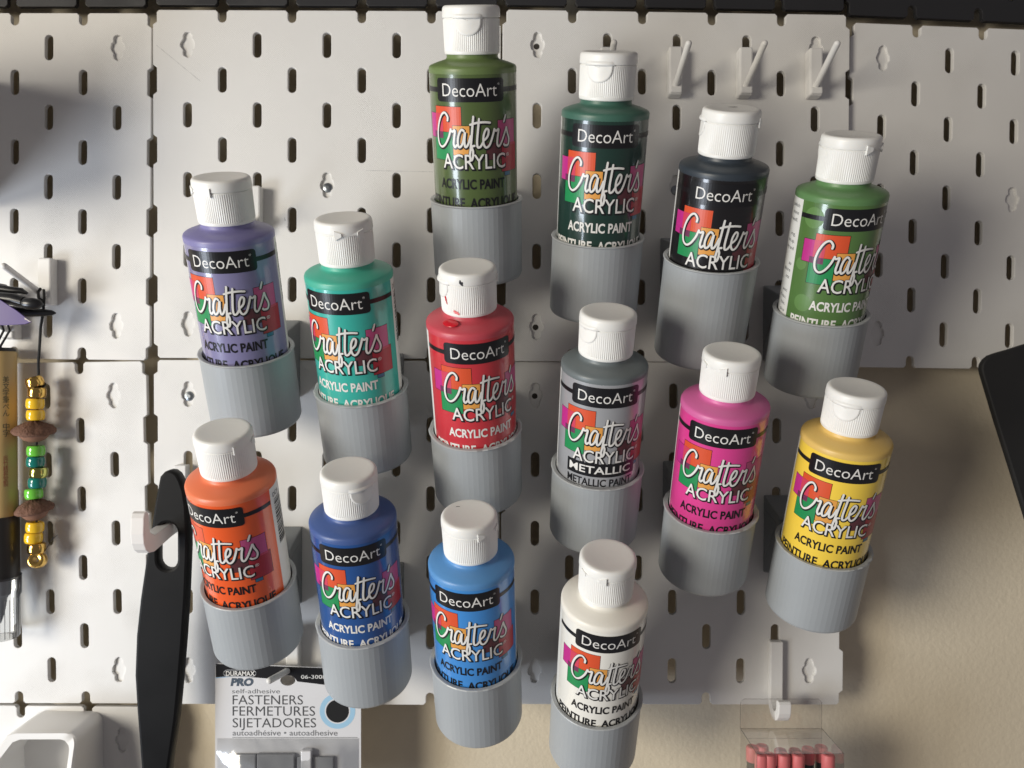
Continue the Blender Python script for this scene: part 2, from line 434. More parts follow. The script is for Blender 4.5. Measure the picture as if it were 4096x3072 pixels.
def thumb_mesh():
    # D-shaped smooth thumb rest with a raised edge, under a small lid lip
    zt = H_TOP-5.5; vs, fs = [], []
    hw = 6.4; dp = 7.4; N = 16
    ring = []
    for k in range(N+1):
        a = math.pi*k/N; ring.append((-hw*math.cos(a), zt-dp*math.sin(a)**0.75))
    def put(s, h, lift): 
        a = s/13.1; r = 13.1+lift; return (r*math.sin(a)*MM, -r*math.cos(a)*MM, h*MM)
    outer = [put(s, h, 0.10) for s, h in ring]; rimv = [put(s*0.95, zt-(zt-h)*0.95, 0.52) for s, h in ring]
    mid = [put(s*0.86, zt-(zt-h)*0.86, 0.38) for s, h in ring]; inn = [put(s*0.45, zt-(zt-h)*0.5, 0.33) for s, h in ring]
    cen = [put(0, zt-1.0, 0.31)]
    vs = outer+rimv+mid+inn+cen; k = N+1
    for L in range(3):
        for i in range(N): fs.append((L*k+i, L*k+i+1, (L+1)*k+i+1, (L+1)*k+i))
    for i in range(N): fs.append((3*k+i, 3*k+i+1, 4*k))
    me = bpy.data.meshes.new('thumb_rest'); me.from_pydata(vs, [], fs); me.materials.append(M_CAP)
    for p in me.polygons: p.use_smooth = True
    return me
def lip_mesh():
    z0 = H_TOP-5.2; vs, fs = [], []; N = 14
    for i in range(N+1):
        u = -1+2*i/N; s = 7.2*u; a = s/13.4; b = 0.9*(1-u**4)
        for (l, h) in ((0.0, z0+1.6), (b*0.8, z0+0.9), (b, z0+0.1), (b*0.5, z0-0.45), (-0.35, z0-0.4)):
            r = 13.4+l; vs.append((r*math.sin(a)*MM, -r*math.cos(a)*MM, h*MM))
    for i in range(N):
        for j in range(4): fs.append((i*5+j, (i+1)*5+j, (i+1)*5+j+1, i*5+j+1))
    me = bpy.data.meshes.new('lid_lip'); me.from_pydata(vs, [], fs); me.materials.append(M_CAP)
    for p in me.polygons: p.use_smooth = True
    return me
def hinge_mesh():
    # living hinge on the back of the cap: two wedge tabs joined by a thin strap (centred on +Y)
    zs = H_TOP-5.1; vs, fs = [], []
    def slab(s0, s1, ha, hb, l0, l1):
        b = len(vs)
        for (s, h, l) in ((s0, ha[0], l0), (s1, hb[0], l0), (s1, hb[1], l0), (s0, ha[1], l0), (s0, ha[0], l1), (s1, hb[0], l1), (s1, hb[1], l1), (s0, ha[1], l1)):
            a = s/13.3+math.pi; r = 13.3+l; vs.append((r*math.sin(a)*MM, -r*math.cos(a)*MM, h*MM))
        for q in ((0, 3, 2, 1), (4, 5, 6, 7), (0, 1, 5, 4), (1, 2, 6, 5), (2, 3, 7, 6), (3, 0, 4, 7)): fs.append(tuple(b+i for i in q))
    for sg in (-1, 1):
        e0, e1 = (zs-2.2, zs+2.0), (zs-0.6, zs+0.9)
        slab(-6.6 if sg < 0 else 3.6, -3.6 if sg < 0 else 6.6, e0 if sg < 0 else e1, e1 if sg < 0 else e0, -0.3, 0.85)
    slab(-3.6, 3.6, (zs-0.5, zs+0.7), (zs-0.5, zs+0.7), -0.3, 0.55)
    me = bpy.data.meshes.new('hinge'); me.from_pydata(vs, [], fs); me.materials.append(M_CAP); return me
ME_BODY, ME_SKIRT, ME_LID, ME_THUMB, ME_LIP, ME_HINGE = body_mesh(), cap_mesh(), lid_mesh(), thumb_mesh(), lip_mesh(), hinge_mesh()

# ---- label artwork (s along the circumference, h above the cup base; d(x) = mm below the shoulder edge)
d = lambda x: H_SH-x
def shell_mesh(name, a0, a1, h0, h1, lift):
    N = max(8, int((a1-a0)/4)); bm = bmesh.new(); vs = []
    for i in range(N+1):
        s = math.radians(a0+(a1-a0)*i/N)*RB; vs.append((bm.verts.new((s, h0, lift)), bm.verts.new((s, h1, lift))))
    for i in range(N):
        q = bm.faces.new((vs[i][0], vs[i+1][0], vs[i+1][1], vs[i][1])); q.smooth = True
    return wrap_mesh(name, bm, RB, [None])
ME_FRONT = shell_mesh('front_panel', -81, 88, BASE+3, d(2.3), 0.10)
ME_BACK = shell_mesh('back_panel', 88, 279, BASE+3, d(2.3), 0.10)
def art(name, parts, mats, step=1.3):
    return wrap_mesh(name, to_mesh2d(parts, step), RB, mats)
L0 = 0.14
ME_PLATE = art('brand_plate', [(*rrect(-17.1, 17.1, d(14.8), d(4.5), 1.7), L0+0.09, 0)], [M_INK])
ME_BAND = [art('brand_band', [(*rect(*q, d(10.8), d(8.6)), L0+0.08, 0)], [M_INK]) for q in ((-29.3, -16.6), (16.6, 31.6))]
ME_BRAND = art('brand_lettering', [(*shift(text_data('DecoArt', 26.9, 5.6, -0.006), -13.6, d(12.4)), L0+0.13, 0), (*shift(text_data('®', 1.1, 0.9), 13.6, d(7.6)), L0+0.13, 0)], [M_LWHITE])
SQ = [('orange', (-19.6, -4.0, 16.7, 28.8), srgb(216, 84, 48)), ('magenta', (-25.3, -14.3, 20.0, 31.3), srgb(190, 48, 136)), ('green', (-21.0, -8.8, 28.2, 41.4), srgb(36, 140, 82)),
      ('gold', (-8.9, -0.2, 25.1, 38.8), srgb(226, 160, 78)), ('brown', (7.2, 15.6, 33.0, 41.0), srgb(92, 52, 58)), ('pink', (13.3, 25.6, 23.0, 35.0), srgb(190, 82, 132)),
      ('red', (15.4, 27.2, 33.9, 47.2), srgb(168, 42, 56)), ('blue', (17.2, 21.2, 47.1, 49.2), srgb(56, 112, 146))]
ME_SQ = []
for i, (nm, (s0, s1, t, b), c) in enumerate(SQ):
    m_ = mat('square_'+nm, c, 0.35)
    z = L0+i*0.008
    e = 0.22
    parts = [(*rect(s0, s1, d(b), d(t)), z, 1), (*rect(s0+e, s1-e, d(b)+e, d(t)-e), z+0.003, 0)]
    ME_SQ.append(art('colour_square', parts, [m_, M_INK]))
# overlap tints where the squares cross
OV = [((-19.6, -14.3, 20.0, 28.8), srgb(206, 66, 92)), ((-21.0, -14.3, 28.2, 31.3), srgb(110, 52, 86)), ((15.4, 25.6, 33.9, 35.0), srgb(190, 60, 90))]
for i, ((s0, s1, t, b), c) in enumerate(OV):
    ME_SQ.append(art('colour_square', [(*rect(s0, s1, d(b), d(t)), L0+0.072+i*0.004, 0)], [mat('square_overlap_%d' % i, c, 0.35)]))
# script lettering
CR = [[(7.0, 12.4), (7.2, 14.6), (5.6, 16.5), (3.4, 15.2), (1.3, 11), (0.3, 6), (0.9, 1.7), (2.9, 0.0), (5.2, 1.3), (7.4, 4.8), (8.7, 8.6), (8.9, 9.2)],
      [(8.5, 8.6), (9.6, 7.7), (10.9, 8.3), (10.5, 5.0), (10.1, 2.0), (10.7, 0.3), (12.0, 1.7)],
      [(15.6, 7.8), (14.3, 8.8), (12.9, 6.6), (12.2, 2.8), (12.9, 0.3), (14.6, 2.2), (15.9, 7.6), (15.5, 3.2), (15.9, 0.5), (17.2, 1.8), (18.6, 6.2)],
      [(20.0, 15.4), (19.6, 11.8), (19.0, 6.0), (18.3, -0.5), (17.9, -3.8), (18.4, -6.0), (19.2, -4.6), (19.4, -1.6), (18.9, 0.6), (20.6, 1.2)],
      [(18.0, 11.0), (21.4, 12.0), (25.2, 12.2), (28.2, 11.8)],
      [(22.6, 14.3), (22.0, 9.0), (21.4, 3.0), (21.7, 0.4), (23.0, 0.7), (24.6, 3.4)],
      [(24.5, 3.4), (26.4, 5.4), (27.0, 8.2), (25.9, 9.0), (24.6, 6.2), (24.4, 2.2), (25.6, 0.1), (27.4, 1.4), (29.0, 5.6), (30.0, 9.2)],
      [(29.8, 8.8), (30.8, 7.8), (32.2, 8.5), (31.6, 5.0), (31.3, 1.6), (32.2, 0.3), (33.8, 2.2), (36.3, 7.6), (37.0, 9.4)],
      [(36.6, 15.2), (35.2, 11.4)],
      [(37.0, 9.4), (37.5, 6.8), (38.7, 3.2), (38.0, 0.5), (35.8, 0.4), (35.0, 1.4)]]
def script_art(name, width, dx, dy, lift, m_):
    parts = []
    for i, st in enumerate(CR):
        vs, fs, lf = ribbon([(x-18.4+dx, d(35.2)+y*0.945+dy) for x, y in st], width)
        zz = [lift+i*0.004+l*0.03 for l in lf]
        parts.append((vs, fs, zz, 0))
    bm = bmesh.new()
    for vs, fs, zz, mi in parts:
        bv = [bm.verts.new((x, y, z)) for (x, y), z in zip(vs, zz)]
        for q in fs: bm.faces.new([bv[k] for k in q])
    return wrap_mesh(name, bm, RB, [m_])
ME_CRS = script_art('script_shadow', 2.0, 0.22, -0.32, L0+0.10, M_INK)
ME_CR = script_art('script_lettering', 1.0, 0, 0, L0+0.19, M_LWHITE)
def tx(s, x0, x1, dtop, dbot, fat, z, name, m_, dx=0, dy=0, italic=0.0):
    return art(name, [(*shift(text_data(s, x1-x0, dbot-dtop, fat, italic), x0+dx, d(dbot)+dy), z, 0)], [m_])
ME_ACS = tx('ACRYLIC', -14.6, 17.4, 38.2, 44.9, 0.058, L0+0.20, 'word_shadow', M_INK, 0.28, -0.34)
ME_AC = tx('ACRYLIC', -14.6, 17.4, 38.2, 44.9, 0.006, L0+0.26, 'word_lettering', M_LWHITE)
ME_REG = art('registered_mark', [(*shift(text_data('®', 2.0, 1.6), 18.2, d(40)), L0+0.26, 0)], [M_LWHITE])
PAINT = {}
for key, m_ in (('k', M_INK), ('w', M_LWHITE)):
    PAINT[key] = [tx('ACRYLIC PAINT', -17.0, 17.0, 50.0, 54.4, 0.030, L0+0.1, 'paint_lettering', m_),
                  tx('PEINTURE  ACRYLIQUE', -26.0, 26.2, 59.0, 63.4, 0.030, L0+0.1, 'french_lettering', m_)]
METAL = [art('metallic_bar', [(*rect(-17.8, 18.6, d(52.8), d(45.4)), L0+0.16, 0)], [M_INK]),
         tx('METALLIC', -16.2, 15.6, 46.9, 50.9, 0.016, L0+0.22, 'metallic_lettering', M_LWHITE),
         tx('METALLIC PAINT', -17.4, 17.2, 54.2, 58.2, 0.018, L0+0.1, 'paint_lettering', M_INK)]
# barcode on the back panel next to the right edge
rb = random.Random(3); bars = []; y = 10.0
while y < 36:
    t = rb.choice((0.35, 0.35, 0.7, 1.0)); bars.append((*rect(34.6, 42.5, d(y+t), d(y)), L0+0.05, 0)); y += t+rb.choice((0.35, 0.4, 0.8))
ME_BAR = art('barcode', bars, [M_INK], 1.6)
ME_CODE = art('product_code', [(*shift(text_data('DCA', 6.0, 2.3), 34.0, d(8.4)), L0+0.05, 0)], [M_INK])
frag = [(5.5, 'polish'), (9, 'stone'), (12.5, 'as well.'), (19.5, 'ing.'), (23, 'on up.'), (26.5, 'dry and'), (34, 'au'), (37.5, 'plâtre'), (41, 'nts'), (48, 'avec'), (51.5, "d'eau."), (55, 'ble.'), (58.5, 'plus')]
ME_NOTES = art('care_text', [(*shift(text_data(t, 1.15*len(t), 1.7), -31.6-1.15*len(t), d(y+1.7)), L0+0.05, 0) for y, t in frag], [M_GREYTXT])
def disc2(cx, cy, r, n=20): return ([(cx+r*math.cos(2*math.pi*k/n), cy+r*math.sin(2*math.pi*k/n)) for k in range(n)], [tuple(range(n))])

# name, x, y, lean, dtilt, insertion, paint (label), shoulder, yaw seen in photo, cap thumb angle seen, hinge, text colour, label words
BOT = [
 ('violet', 70.2, -232.8, 0.36, 0.26, -0.3, (130, 126, 166), (126, 122, 170), -17, 128, 'k', 'violet paint bottle beside the turquoise one, holder below teal glow'),
 ('turquoise', 129.9, -251.7, -1.03, 0.64, 0.0, (56, 178, 164), (74, 176, 152), -23, 190, 'w', 'turquoise paint bottle'),
 ('red', 189.3, -271.6, -1.76, 2.40, -1.1, (202, 52, 62), (198, 76, 88), 10, -72, 'w', 'red paint bottle'),
 ('olive', 188.8, -154.9, -0.87, 0.27, 1.3, (80, 98, 52), (104, 124, 74), -5.5, -8, 'k', 'olive green paint bottle'),
 ('pine', 250.3, -174.0, 0.50, 0.56, -0.4, (24, 54, 46), (66, 106, 92), 3, -18, 'w', 'dark pine green paint bottle'),
 ('black', 306.7, -196.5, 0.38, 3.35, -2.7, (16, 14, 16), (52, 60, 68), 6, -85, 'w', 'black paint bottle'),
 ('grass', 366.5, -211.6, -1.15, 1.11, -0.3, (84, 120, 62), (96, 136, 86), 31, 240, 'w', 'grass green paint bottle'),
 ('silver', 250.7, -292.0, 0.47, 0.65, -2.9, (172, 174, 178), (108, 116, 118), 4, -48, 'k', 'metallic silver paint bottle'),
 ('pink', 309.7, -313.3, -0.08, 0.47, -0.2, (222, 66, 146), (212, 104, 162), 1.5, 145, 'k', 'hot pink paint bottle'),
 ('yellow', 368.3, -332.9, 0.72, -1.48, 1.2, (248, 212, 76), (226, 190, 108), 4, -16, 'k', 'yellow paint bottle'),
 ('orange', 71.2, -351.7, 0.16, 0.05, 0.5, (236, 92, 34), (232, 124, 84), -36, 225, 'k', 'orange paint bottle'),
 ('blue', 130.1, -371.9, -0.33, -1.73, 0.5, (34, 82, 148), (70, 94, 150), -3, 28, 'w', 'dark blue paint bottle'),
 ('sky', 189.7, -392.2, -1.53, -1.18, 0.5, (64, 140, 214), (92, 148, 204), -9, 225, 'k', 'light blue paint bottle'),
 ('white', 250.8, -410.0, 0.57, 0.40, 1.1, (240, 238, 230), (238, 234, 224), 10, 150, 'k', 'white paint bottle')]
LABEL_EXTRA = {'violet': 'violet paint bottle with black lettering, above the orange one', 'turquoise': 'turquoise paint bottle with barcode showing at its side',
 'red': 'red paint bottle with ink-smudged white cap', 'olive': 'olive green paint bottle reaching up to the black panel', 'pine': 'dark pine green paint bottle with white lettering',
 'black': 'black paint bottle sunk deep into its tall holder', 'grass': 'grass green paint bottle turned to show its white side text', 'silver': 'metallic silver paint bottle with grey shoulder',
 'pink': 'hot pink paint bottle with black lettering', 'yellow': 'yellow paint bottle beside the beige wall', 'orange': 'orange paint bottle beside the black spatula handle',
 'blue': 'dark royal blue paint bottle with white lettering', 'sky': 'light sky blue paint bottle with black lettering', 'white': 'white paint bottle with white shoulder'}
HOLD_LABEL = {'violet': 'violet', 'turquoise': 'turquoise', 'red': 'red', 'olive': 'olive green', 'pine': 'dark pine green', 'black': 'black', 'grass': 'grass green', 'silver': 'metallic silver',
 'pink': 'hot pink', 'yellow': 'yellow', 'orange': 'orange', 'blue': 'dark blue', 'sky': 'light sky blue', 'white': 'white'}
def set_mat(o, m_):
    o.material_slots[0].link = 'OBJECT'; o.material_slots[0].material = m_
RAG = {'red': 0.55, 'pink': 0.5, 'turquoise': 0.5, 'blue': 0.45, 'yellow': 0.4, 'silver': 0.25, 'violet': 0.2, 'sky': 0.25}
for bi, (nm, x, y, lean, dt, ins, lc, shc, yaw, thumb, tc_, _) in enumerate(BOT):
    t = TILT+math.radians(dt); le = math.radians(lean)
    a_ = Vector((math.sin(le)*math.cos(t), math.cos(le)*math.cos(t), math.sin(t)))
    Z = W(*a_).normalized(); X = (W(*a_.cross(Vector((0, 0, 1))))).normalized(); Y = Z.cross(X)
    rotm = Matrix((X, Y, Z)).transposed().to_4x4()
    beta = math.degrees(math.atan2(CAM[0]-x, CAM[2]-(D0+30)))
    # --- bottle
    root = empty('paint_bottle')
    root.matrix_world = Matrix.Translation(W(x, y, D0)+Z*ins*MM) @ rotm
    tag(root, LABEL_EXTRA[nm], 'paint bottle', 'paint bottles in grey holders')
    lin = srgb(*lc)
    body = link('bottle_body', ME_BODY, root); set_mat(body, mat('plastic_'+nm, srgb(*shc), 0.38, sss=0.08, vary=0.03))
    ta = math.radians(thumb+beta)
    cap = link('cap', ME_SKIRT, root); cap.rotation_euler.z = ta
    link('lid', ME_LID, cap); link('thumb_rest', ME_THUMB, cap); link('lid_lip', ME_LIP, cap); link('hinge', ME_HINGE, cap)
    lab = link('label', ME_FRONT, root); lab.rotation_euler.z = math.radians(yaw+beta)
    set_mat(lab, mat('label_'+nm, lin, 0.30, metal=0.0 if nm != 'silver' else 0.2, coat=0.9, vary=0.02 if nm != 'silver' else 0.04))
    bk = link('back_panel', ME_BACK, lab); set_mat(bk, M_PAPER)
    for me in [ME_PLATE, *ME_BAND, ME_BRAND]+ME_SQ+[ME_CRS, ME_CR, ME_ACS, ME_AC, ME_REG]:
        link(me.name.split('.')[0], me, lab)
    for me in (METAL if nm == 'silver' else PAINT[tc_]): link(me.name.split('.')[0], me, lab)
    if nm in ('violet', 'turquoise', 'orange', 'sky', 'blue'):
        link('barcode', ME_BAR, lab); link('product_code', ME_CODE, lab)
    if nm == 'grass':
        link('care_text', ME_NOTES, lab)
        pale = mat('label_pale_green', srgb(100, 138, 78), 0.35)
        for (cx, dd, r) in ((-22, 10, 5.0), (-21, 52, 4.4), (-25, 33, 3.0), (-8, 62, 3.0), (8, 26, 3.0)):
            me = art('pale_dot', [(*disc2(cx, d(dd), r), 0.125+0.002*r/5, 0)], [pale], 1.5); link('pale_dot', me, lab)
    if nm == 'red':
        ink = mat('smudge_ink', (0.02, 0.02, 0.025), 0.6); redp = mat('red_drip', srgb(200, 24, 40), 0.25)
        def smudge(name, cx, ch, R, w_, h_, m_, seed):
            rr = random.Random(seed); bm = bmesh.new(); ring = []
            for k in range(18):
                q = 2*math.pi*k/18; k2 = rr.uniform(0.55, 1.15); ring.append(bm.verts.new((cx+w_*k2*math.cos(q)+0.5*h_*k2*math.sin(q)*-0.5, ch+h_*k2*math.sin(q), 0.10)))
            bm.faces.new(ring); me = wrap_mesh(name, bm, R, [m_]); return link(name, me, root)
        smudge('ink_smudge', -2.6, H_TOP-3.6, RCAP, 0.9, 1.4, ink, 2)
        smudge('ink_smudge', -5.6, H_CB+2.4, 13.1, 1.6, 1.2, mat('red_smear', srgb(226, 120, 120), 0.5), 4)
        smudge('ink_smudge', -11.6, H_CB+8.0, 13.15, 0.6, 3.2, redp, 5)
        # drip on the shoulder
        vs, fs = lathe_data([(0, 0.75), (1.5, 0.6), (2.6, 0.1), (2.8, -0.4)], 16, cap_ends=False)
        dr = mesh_obj('paint_drip', vs, fs, redp, root, True); an = math.radians(-35+beta); dr.location = (15.5*math.sin(an)*MM, -15.5*math.cos(an)*MM, (H_SH+2.9)*MM); dr.rotation_euler = (0.35, 0, an); dr.scale = (1.5, 0.9, 0.45)
    if nm in ('black', 'sky'):
        bm = bmesh.new(); rr = random.Random(9)
        ring = [bm.verts.new(((1.5+3.0*math.cos(q)*rr.uniform(.6, 1))*MM, (4.5+0.8*math.sin(q)*rr.uniform(.5, 1))*MM, (H_TOP-0.28)*MM)) for q in [2*math.pi*k/12 for k in range(12)]] if nm == 'black' else \
               [bm.verts.new(((-5.5+1.1*math.cos(q))*MM, (6.5+0.25*math.sin(q))*MM, (H_TOP-0.2)*MM)) for q in [2*math.pi*k/12 for k in range(12)]]
        bm.faces.new(ring); me = bpy.data.meshes.new('ink_smudge'); bm.to_mesh(me); bm.free(); me.materials.append(mat('smudge_grey', (0.14, 0.14, 0.15), 0.6)); link('ink_smudge', me, root)
    # --- holder
    hr = empty('bottle_holder', W(x, y, D0))
    tag(hr, 'grey printed cup holder carrying the %s paint bottle' % HOLD_LABEL[nm], 'bottle holder', 'grey bottle holders')
    hrim = H_RIM if nm != 'black' else 53.3
    N = 56; rr = random.Random(50+bi); vs, fs = [], []; rag = RAG.get(nm, 0.1)
    fl = BASE+ins-0.02 if BASE+ins > 0.8 else 0.8
    prof = [(0, 0, 0), (RCUP-1.6, 0, 0), (RCUP-0.5, 0.5, 0), (RCUP, 1.8, 0), (RCUP, hrim-1.1, 0), (RCUP+0.25, hrim-0.8, 0.6), (RCUP+0.55+rag*0.5, hrim-0.45, 1), (RCUP+0.35, hrim-0.05, 1), (RCUP-0.2, hrim, 0.3), (21.75, hrim-0.2, 0.3), (21.5, hrim-1.2, 0), (21.5, fl+0.2, 0), (20.0, fl, 0), (0, fl, 0)]
    jag = [rr.uniform(-1, 1) for _ in range(N*3)]
    for (r0_, h, jj) in prof:
        for i in range(N):
            r = r0_; a = 2*math.pi*(i+0.5)/N; j = jag[i]*jj*rag
            vs.append(((r+j*0.55)*math.sin(a)*MM, -(r+j*0.55)*math.cos(a)*MM, (h+j*0.45*(1 if h > 5 else 0))*MM))
    for j in range(len(prof)-1):
        for i in range(N): fs.append((j*N+i, j*N+(i+1) % N, (j+1)*N+(i+1) % N, (j+1)*N+i))
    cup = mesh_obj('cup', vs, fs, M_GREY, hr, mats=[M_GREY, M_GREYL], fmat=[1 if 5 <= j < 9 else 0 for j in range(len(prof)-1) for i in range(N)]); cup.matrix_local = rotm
    # the print shows 40 flat faces, slightly softened: smooth only round the rim
    me = cup.data
    for p in me.polygons: p.use_smooth = True
    me.set_sharp_from_angle(angle=math.radians(5))
    # bracket: wedge between the cup and the board
    sw = surf(x, y)+0.15
    ct, st = math.cos(t), math.sin(t)
    def cup_back(h, inset=1.2):   # point on the back line of the cup, relative (y, w)
        return (h*ct+(RCUP-inset)*st, h*st-(RCUP-inset)*ct)
    off = math.tan(le)
    lo = cup_back(7.0); hi = cup_back(hrim-1.0)
    hw = 15.0; side = []
    pts = [(lo[0]-5.5, sw-D0), (lo[0]-3.0, lo[1]-0.5), lo, hi, (hi[0]+1.5, hi[1]-1.0), (hi[0]+9.5, sw-D0)]
    vs, fs = [], []
    for sg in (-1, 1):
        for (yy, ww) in pts: vs.append(W(sg*hw, yy, ww))
    n = len(pts); fs.append(tuple(range(n))); fs.append(tuple(reversed(range(n, 2*n))))
    for i in range(n): fs.append((i, (i+1) % n, n+(i+1) % n, n+i)[::-1])
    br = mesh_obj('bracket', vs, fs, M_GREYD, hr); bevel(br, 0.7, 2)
    # recessed side window of the bracket
    for sg in (-1, 1):
        q = [(hi[0]-3, hi[1]-5), (hi[0]+1, sw-D0+5), (lo[0]+4, sw-D0+4.2)]
        vs = [W(sg*(hw+0.25), a1, b1) for a1, b1 in q]+[W(sg*(hw-0.2), a1, b1) for a1, b1 in q]
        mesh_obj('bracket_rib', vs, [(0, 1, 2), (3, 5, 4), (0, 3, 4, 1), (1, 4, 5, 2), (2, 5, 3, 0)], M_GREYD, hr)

# ------------------------------------------------------------------ peg hooks
def peg_hook(label, bx, by, tip, bw=None):
    """block centred on bx with its top at by; peg tip given in board coordinates"""
    w0 = (surf(bx, by) if bw is None else bw)+0.05
    root = empty('peg_hook', W(bx, by-27, w0)); tag(root, label, 'hook', 'white peg hooks')
    v, f = box_data(-3.8, 3.8, 0, 27, 0, 7.5); b = mesh_obj('back_block', v, f, M_WHITE2, root); bevel(b, 1.0, 2)
    v, f = box_data(-3.4, 3.4, 0.5, 4.4, 7.0, 8.6); b = mesh_obj('foot_lip', v, f, M_WHITE2, root); bevel(b, 1.0, 2)
    p0 = (0, 5.0, 6.5); p1 = (tip[0]-bx, tip[1]-by+27, tip[2]-w0)
    pts, rs = rounded_peg(p0, p1, 1.75); tube('peg', pts, rs, M_WHITE2, root, 14)
    return root
for i, (sx, sy, ex, ey, lab) in enumerate(((2428, 190, 2458, 160, 'white peg hook behind the dark pine green cap'), (2703, 186, 2758, 163, 'white peg hook between the pine cap hook and two others'),
                                          (2986, 186, 3063, 163, 'white peg hook above the black paint bottle cap'), (3269, 186, 3354, 164, 'white peg hook beside the panel seam, over a ragged mounting hole'))):
    p = at(sx, sy, surf(340, -20)+7.5); bx = p[0]
    # peg tip: same x, found at the depth where the photo column meets it
    tipw = 37.0
    tp = at(ex, ey, tipw)
    peg_hook(lab, bx, p[1], (bx+(tp[0]-bx)*1.0, tp[1], tipw))
p = at(1012, 741, 8.5); peg_hook('white peg hook behind the violet bottle cap', 60.4, p[1], (60.0, p[1]-10, 36))
p = at(176, 1029, 7.0); tp = at(8, 1058, 38); peg_hook('white peg hook the bead charm hangs from', p[0]-1.0, p[1], tp)
p = at(20, 1165, 7.0); peg_hook('white peg hook the brush pen hangs from', p[0], p[1], (p[0]-3, p[1]-12, 37))
p = at(1170, 2560, 8.0); PK = p; peg_hook('white peg hook through the fastener package hole', p[0], p[1]+6, at(1072, 2726, 38))

# ------------------------------------------------------------------ J hooks
def profile_hook(name, label, prof, x0, x1, cx, cy, cw):
    """side profile [(w,y)] extruded along x"""
    root = empty(name, W(cx, cy, cw)); tag(root, label, 'hook')
    n = len(prof); vs = [W(x0, y, w) for w, y in prof]+[W(x1, y, w) for w, y in prof]
    fs = [tuple(range(n)), tuple(reversed(range(n, 2*n)))]+[(i, n+i, n+(i+1) % n, (i+1) % n) for i in range(n)]
    b = mesh_obj('hook_body', vs, fs, M_WHITE2, root); bevel(b, 0.5, 2, 50); return root
p = at(3105, 2565, 4.0); q = at(3112, 2790, 4.0); L = p[1]-q[1]
prof = [(0, 0), (4.6, 0), (4.6, -L)]
for k in range(1, 9):
    a = math.pi+math.pi*k/8; prof.append((4.6+4.6+4.6*math.cos(a), -L+4.8*math.sin(a)))
prof += [(13.8, -L+2.5), (14.6, -L+3.6), (17.2, -L+3.6), (18.2, -L+2.2)]
for k in range(1, 11):
    a = -math.pi*k/10; prof.append((9.1+9.1*math.cos(a), -L+10.0*math.sin(a)))
J_X, J_Y = p[0], p[1]
profile_hook('j_hook', 'white J-shaped hook holding the clear pencil box', prof, -3.6, 3.6, p[0], p[1], surf(330, -350)+0.05)
# long upturned hook for the spatula
p = at(736, 1862, 8.0); hx, hy = 18.0, p[1]
e = at(560, 2150, 56)
yo = e[1]-hy
prof = [(0, 0), (6, 0), (6, yo+4.0), (26, yo+1.0), (44, yo-1.0), (49, yo+1.5), (50.2, yo+10.0), (51.2, yo+12.2), (53, yo+13), (54.8, yo+12.2), (55.8, yo+10), (56.3, yo+2), (55.6, yo-3), (53.4, yo-6.6), (49.6, yo-9), (44, yo-9.6), (24, yo-6), (6, yo-4), (4, yo-9), (0, yo-9)]
prof = [(w, yy) for w, yy in prof]
profile_hook('long_hook', 'thick white upturned hook holding the black spatula handle', prof, -3.4, 3.4, hx, hy, surf(18, -260)+0.05)

# ------------------------------------------------------------------ black spatula handle
M_SPAT = mat('black_silicone', (0.006, 0.006, 0.0065), 0.45, spec=0.16, vary=0.1)
left = [(674, 1880), (655, 1888), (637, 1908), (628, 1955), (616, 2020), (603, 2111), (587, 2198), (572, 2306), (559, 2394), (543, 2542), (537, 2703), (546, 2851), (563, 3072), (575, 3250)]
right = [(690, 1882), (708, 1895), (722, 1920), (737, 1963), (746, 2024), (752, 2125), (752, 2190), (744, 2394), (732, 2567), (719, 2727), (704, 2882), (676, 3072), (655, 3250)]
SW = 30.0
ol = [at(px, py, SW)[:2] for px, py in left]+[at(px, py, SW)[:2] for px, py in reversed(right)]
c = at(668, 2186, SW); hole = []
for k in range(10):
    a = math.pi*k/9; hole.append((c[0]+5.2*math.cos(a), c[1]+7.5+5.2*math.sin(a)))
for k in range(10):
    a = math.pi+math.pi*k/9; hole.append((c[0]+5.2*math.cos(a), c[1]-7.5+5.2*math.sin(a)))
sp = extrude_outline('spatula_handle', [ol, hole], SW-8, SW, M_SPAT, bev=1.6)
for pl in sp.data.polygons: pl.use_smooth = True
sp.data.set_sharp_from_angle(angle=math.radians(40))
tag(sp, 'long black spatula handle hanging by its slot from a thick white hook', 'spatula')

# ------------------------------------------------------------------ bead charm
M_GOLD = mat('gold_bead', (0.72, 0.46, 0.13), 0.16, metal=1.0); M_YEL = mat('yellow_bead', srgb(246, 198, 44), 0.15, coat=0.5)
M_LIME = mat('lime_bead', srgb(112, 200, 70), 0.14, coat=0.5); M_TEAL = mat('teal_bead', srgb(16, 116, 106), 0.12, coat=0.6); M_GG = mat('green_gold_bead', (0.50, 0.52, 0.16), 0.16, metal=1.0)
M_ACORN = mat('acorn_cap', (0.17, 0.085, 0.055), 0.8, bump=('noise', 900, 0.9, 0.0012), vary=0.35); M_NUT = mat('acorn_base', (0.26, 0.13, 0.085), 0.6, vary=0.1)
M_CORD = mat('black_cord', (0.012, 0.012, 0.012), 0.8)
ch = empty('bead_charm', W(*at(138, 1780, 9))); tag(ch, 'string of gold, yellow and green beads with two acorn caps', 'bead charm')
ch_o = at(138, 1780, 9)
BW = 9.0
def rel(px, py, w=BW):
    q = at(px, py, w); return (q[0]-ch_o[0], q[1]-ch_o[1], w-ch_o[2])
z6 = lambda x_, y_: (x_/1.229, 1000+y_/1.229)
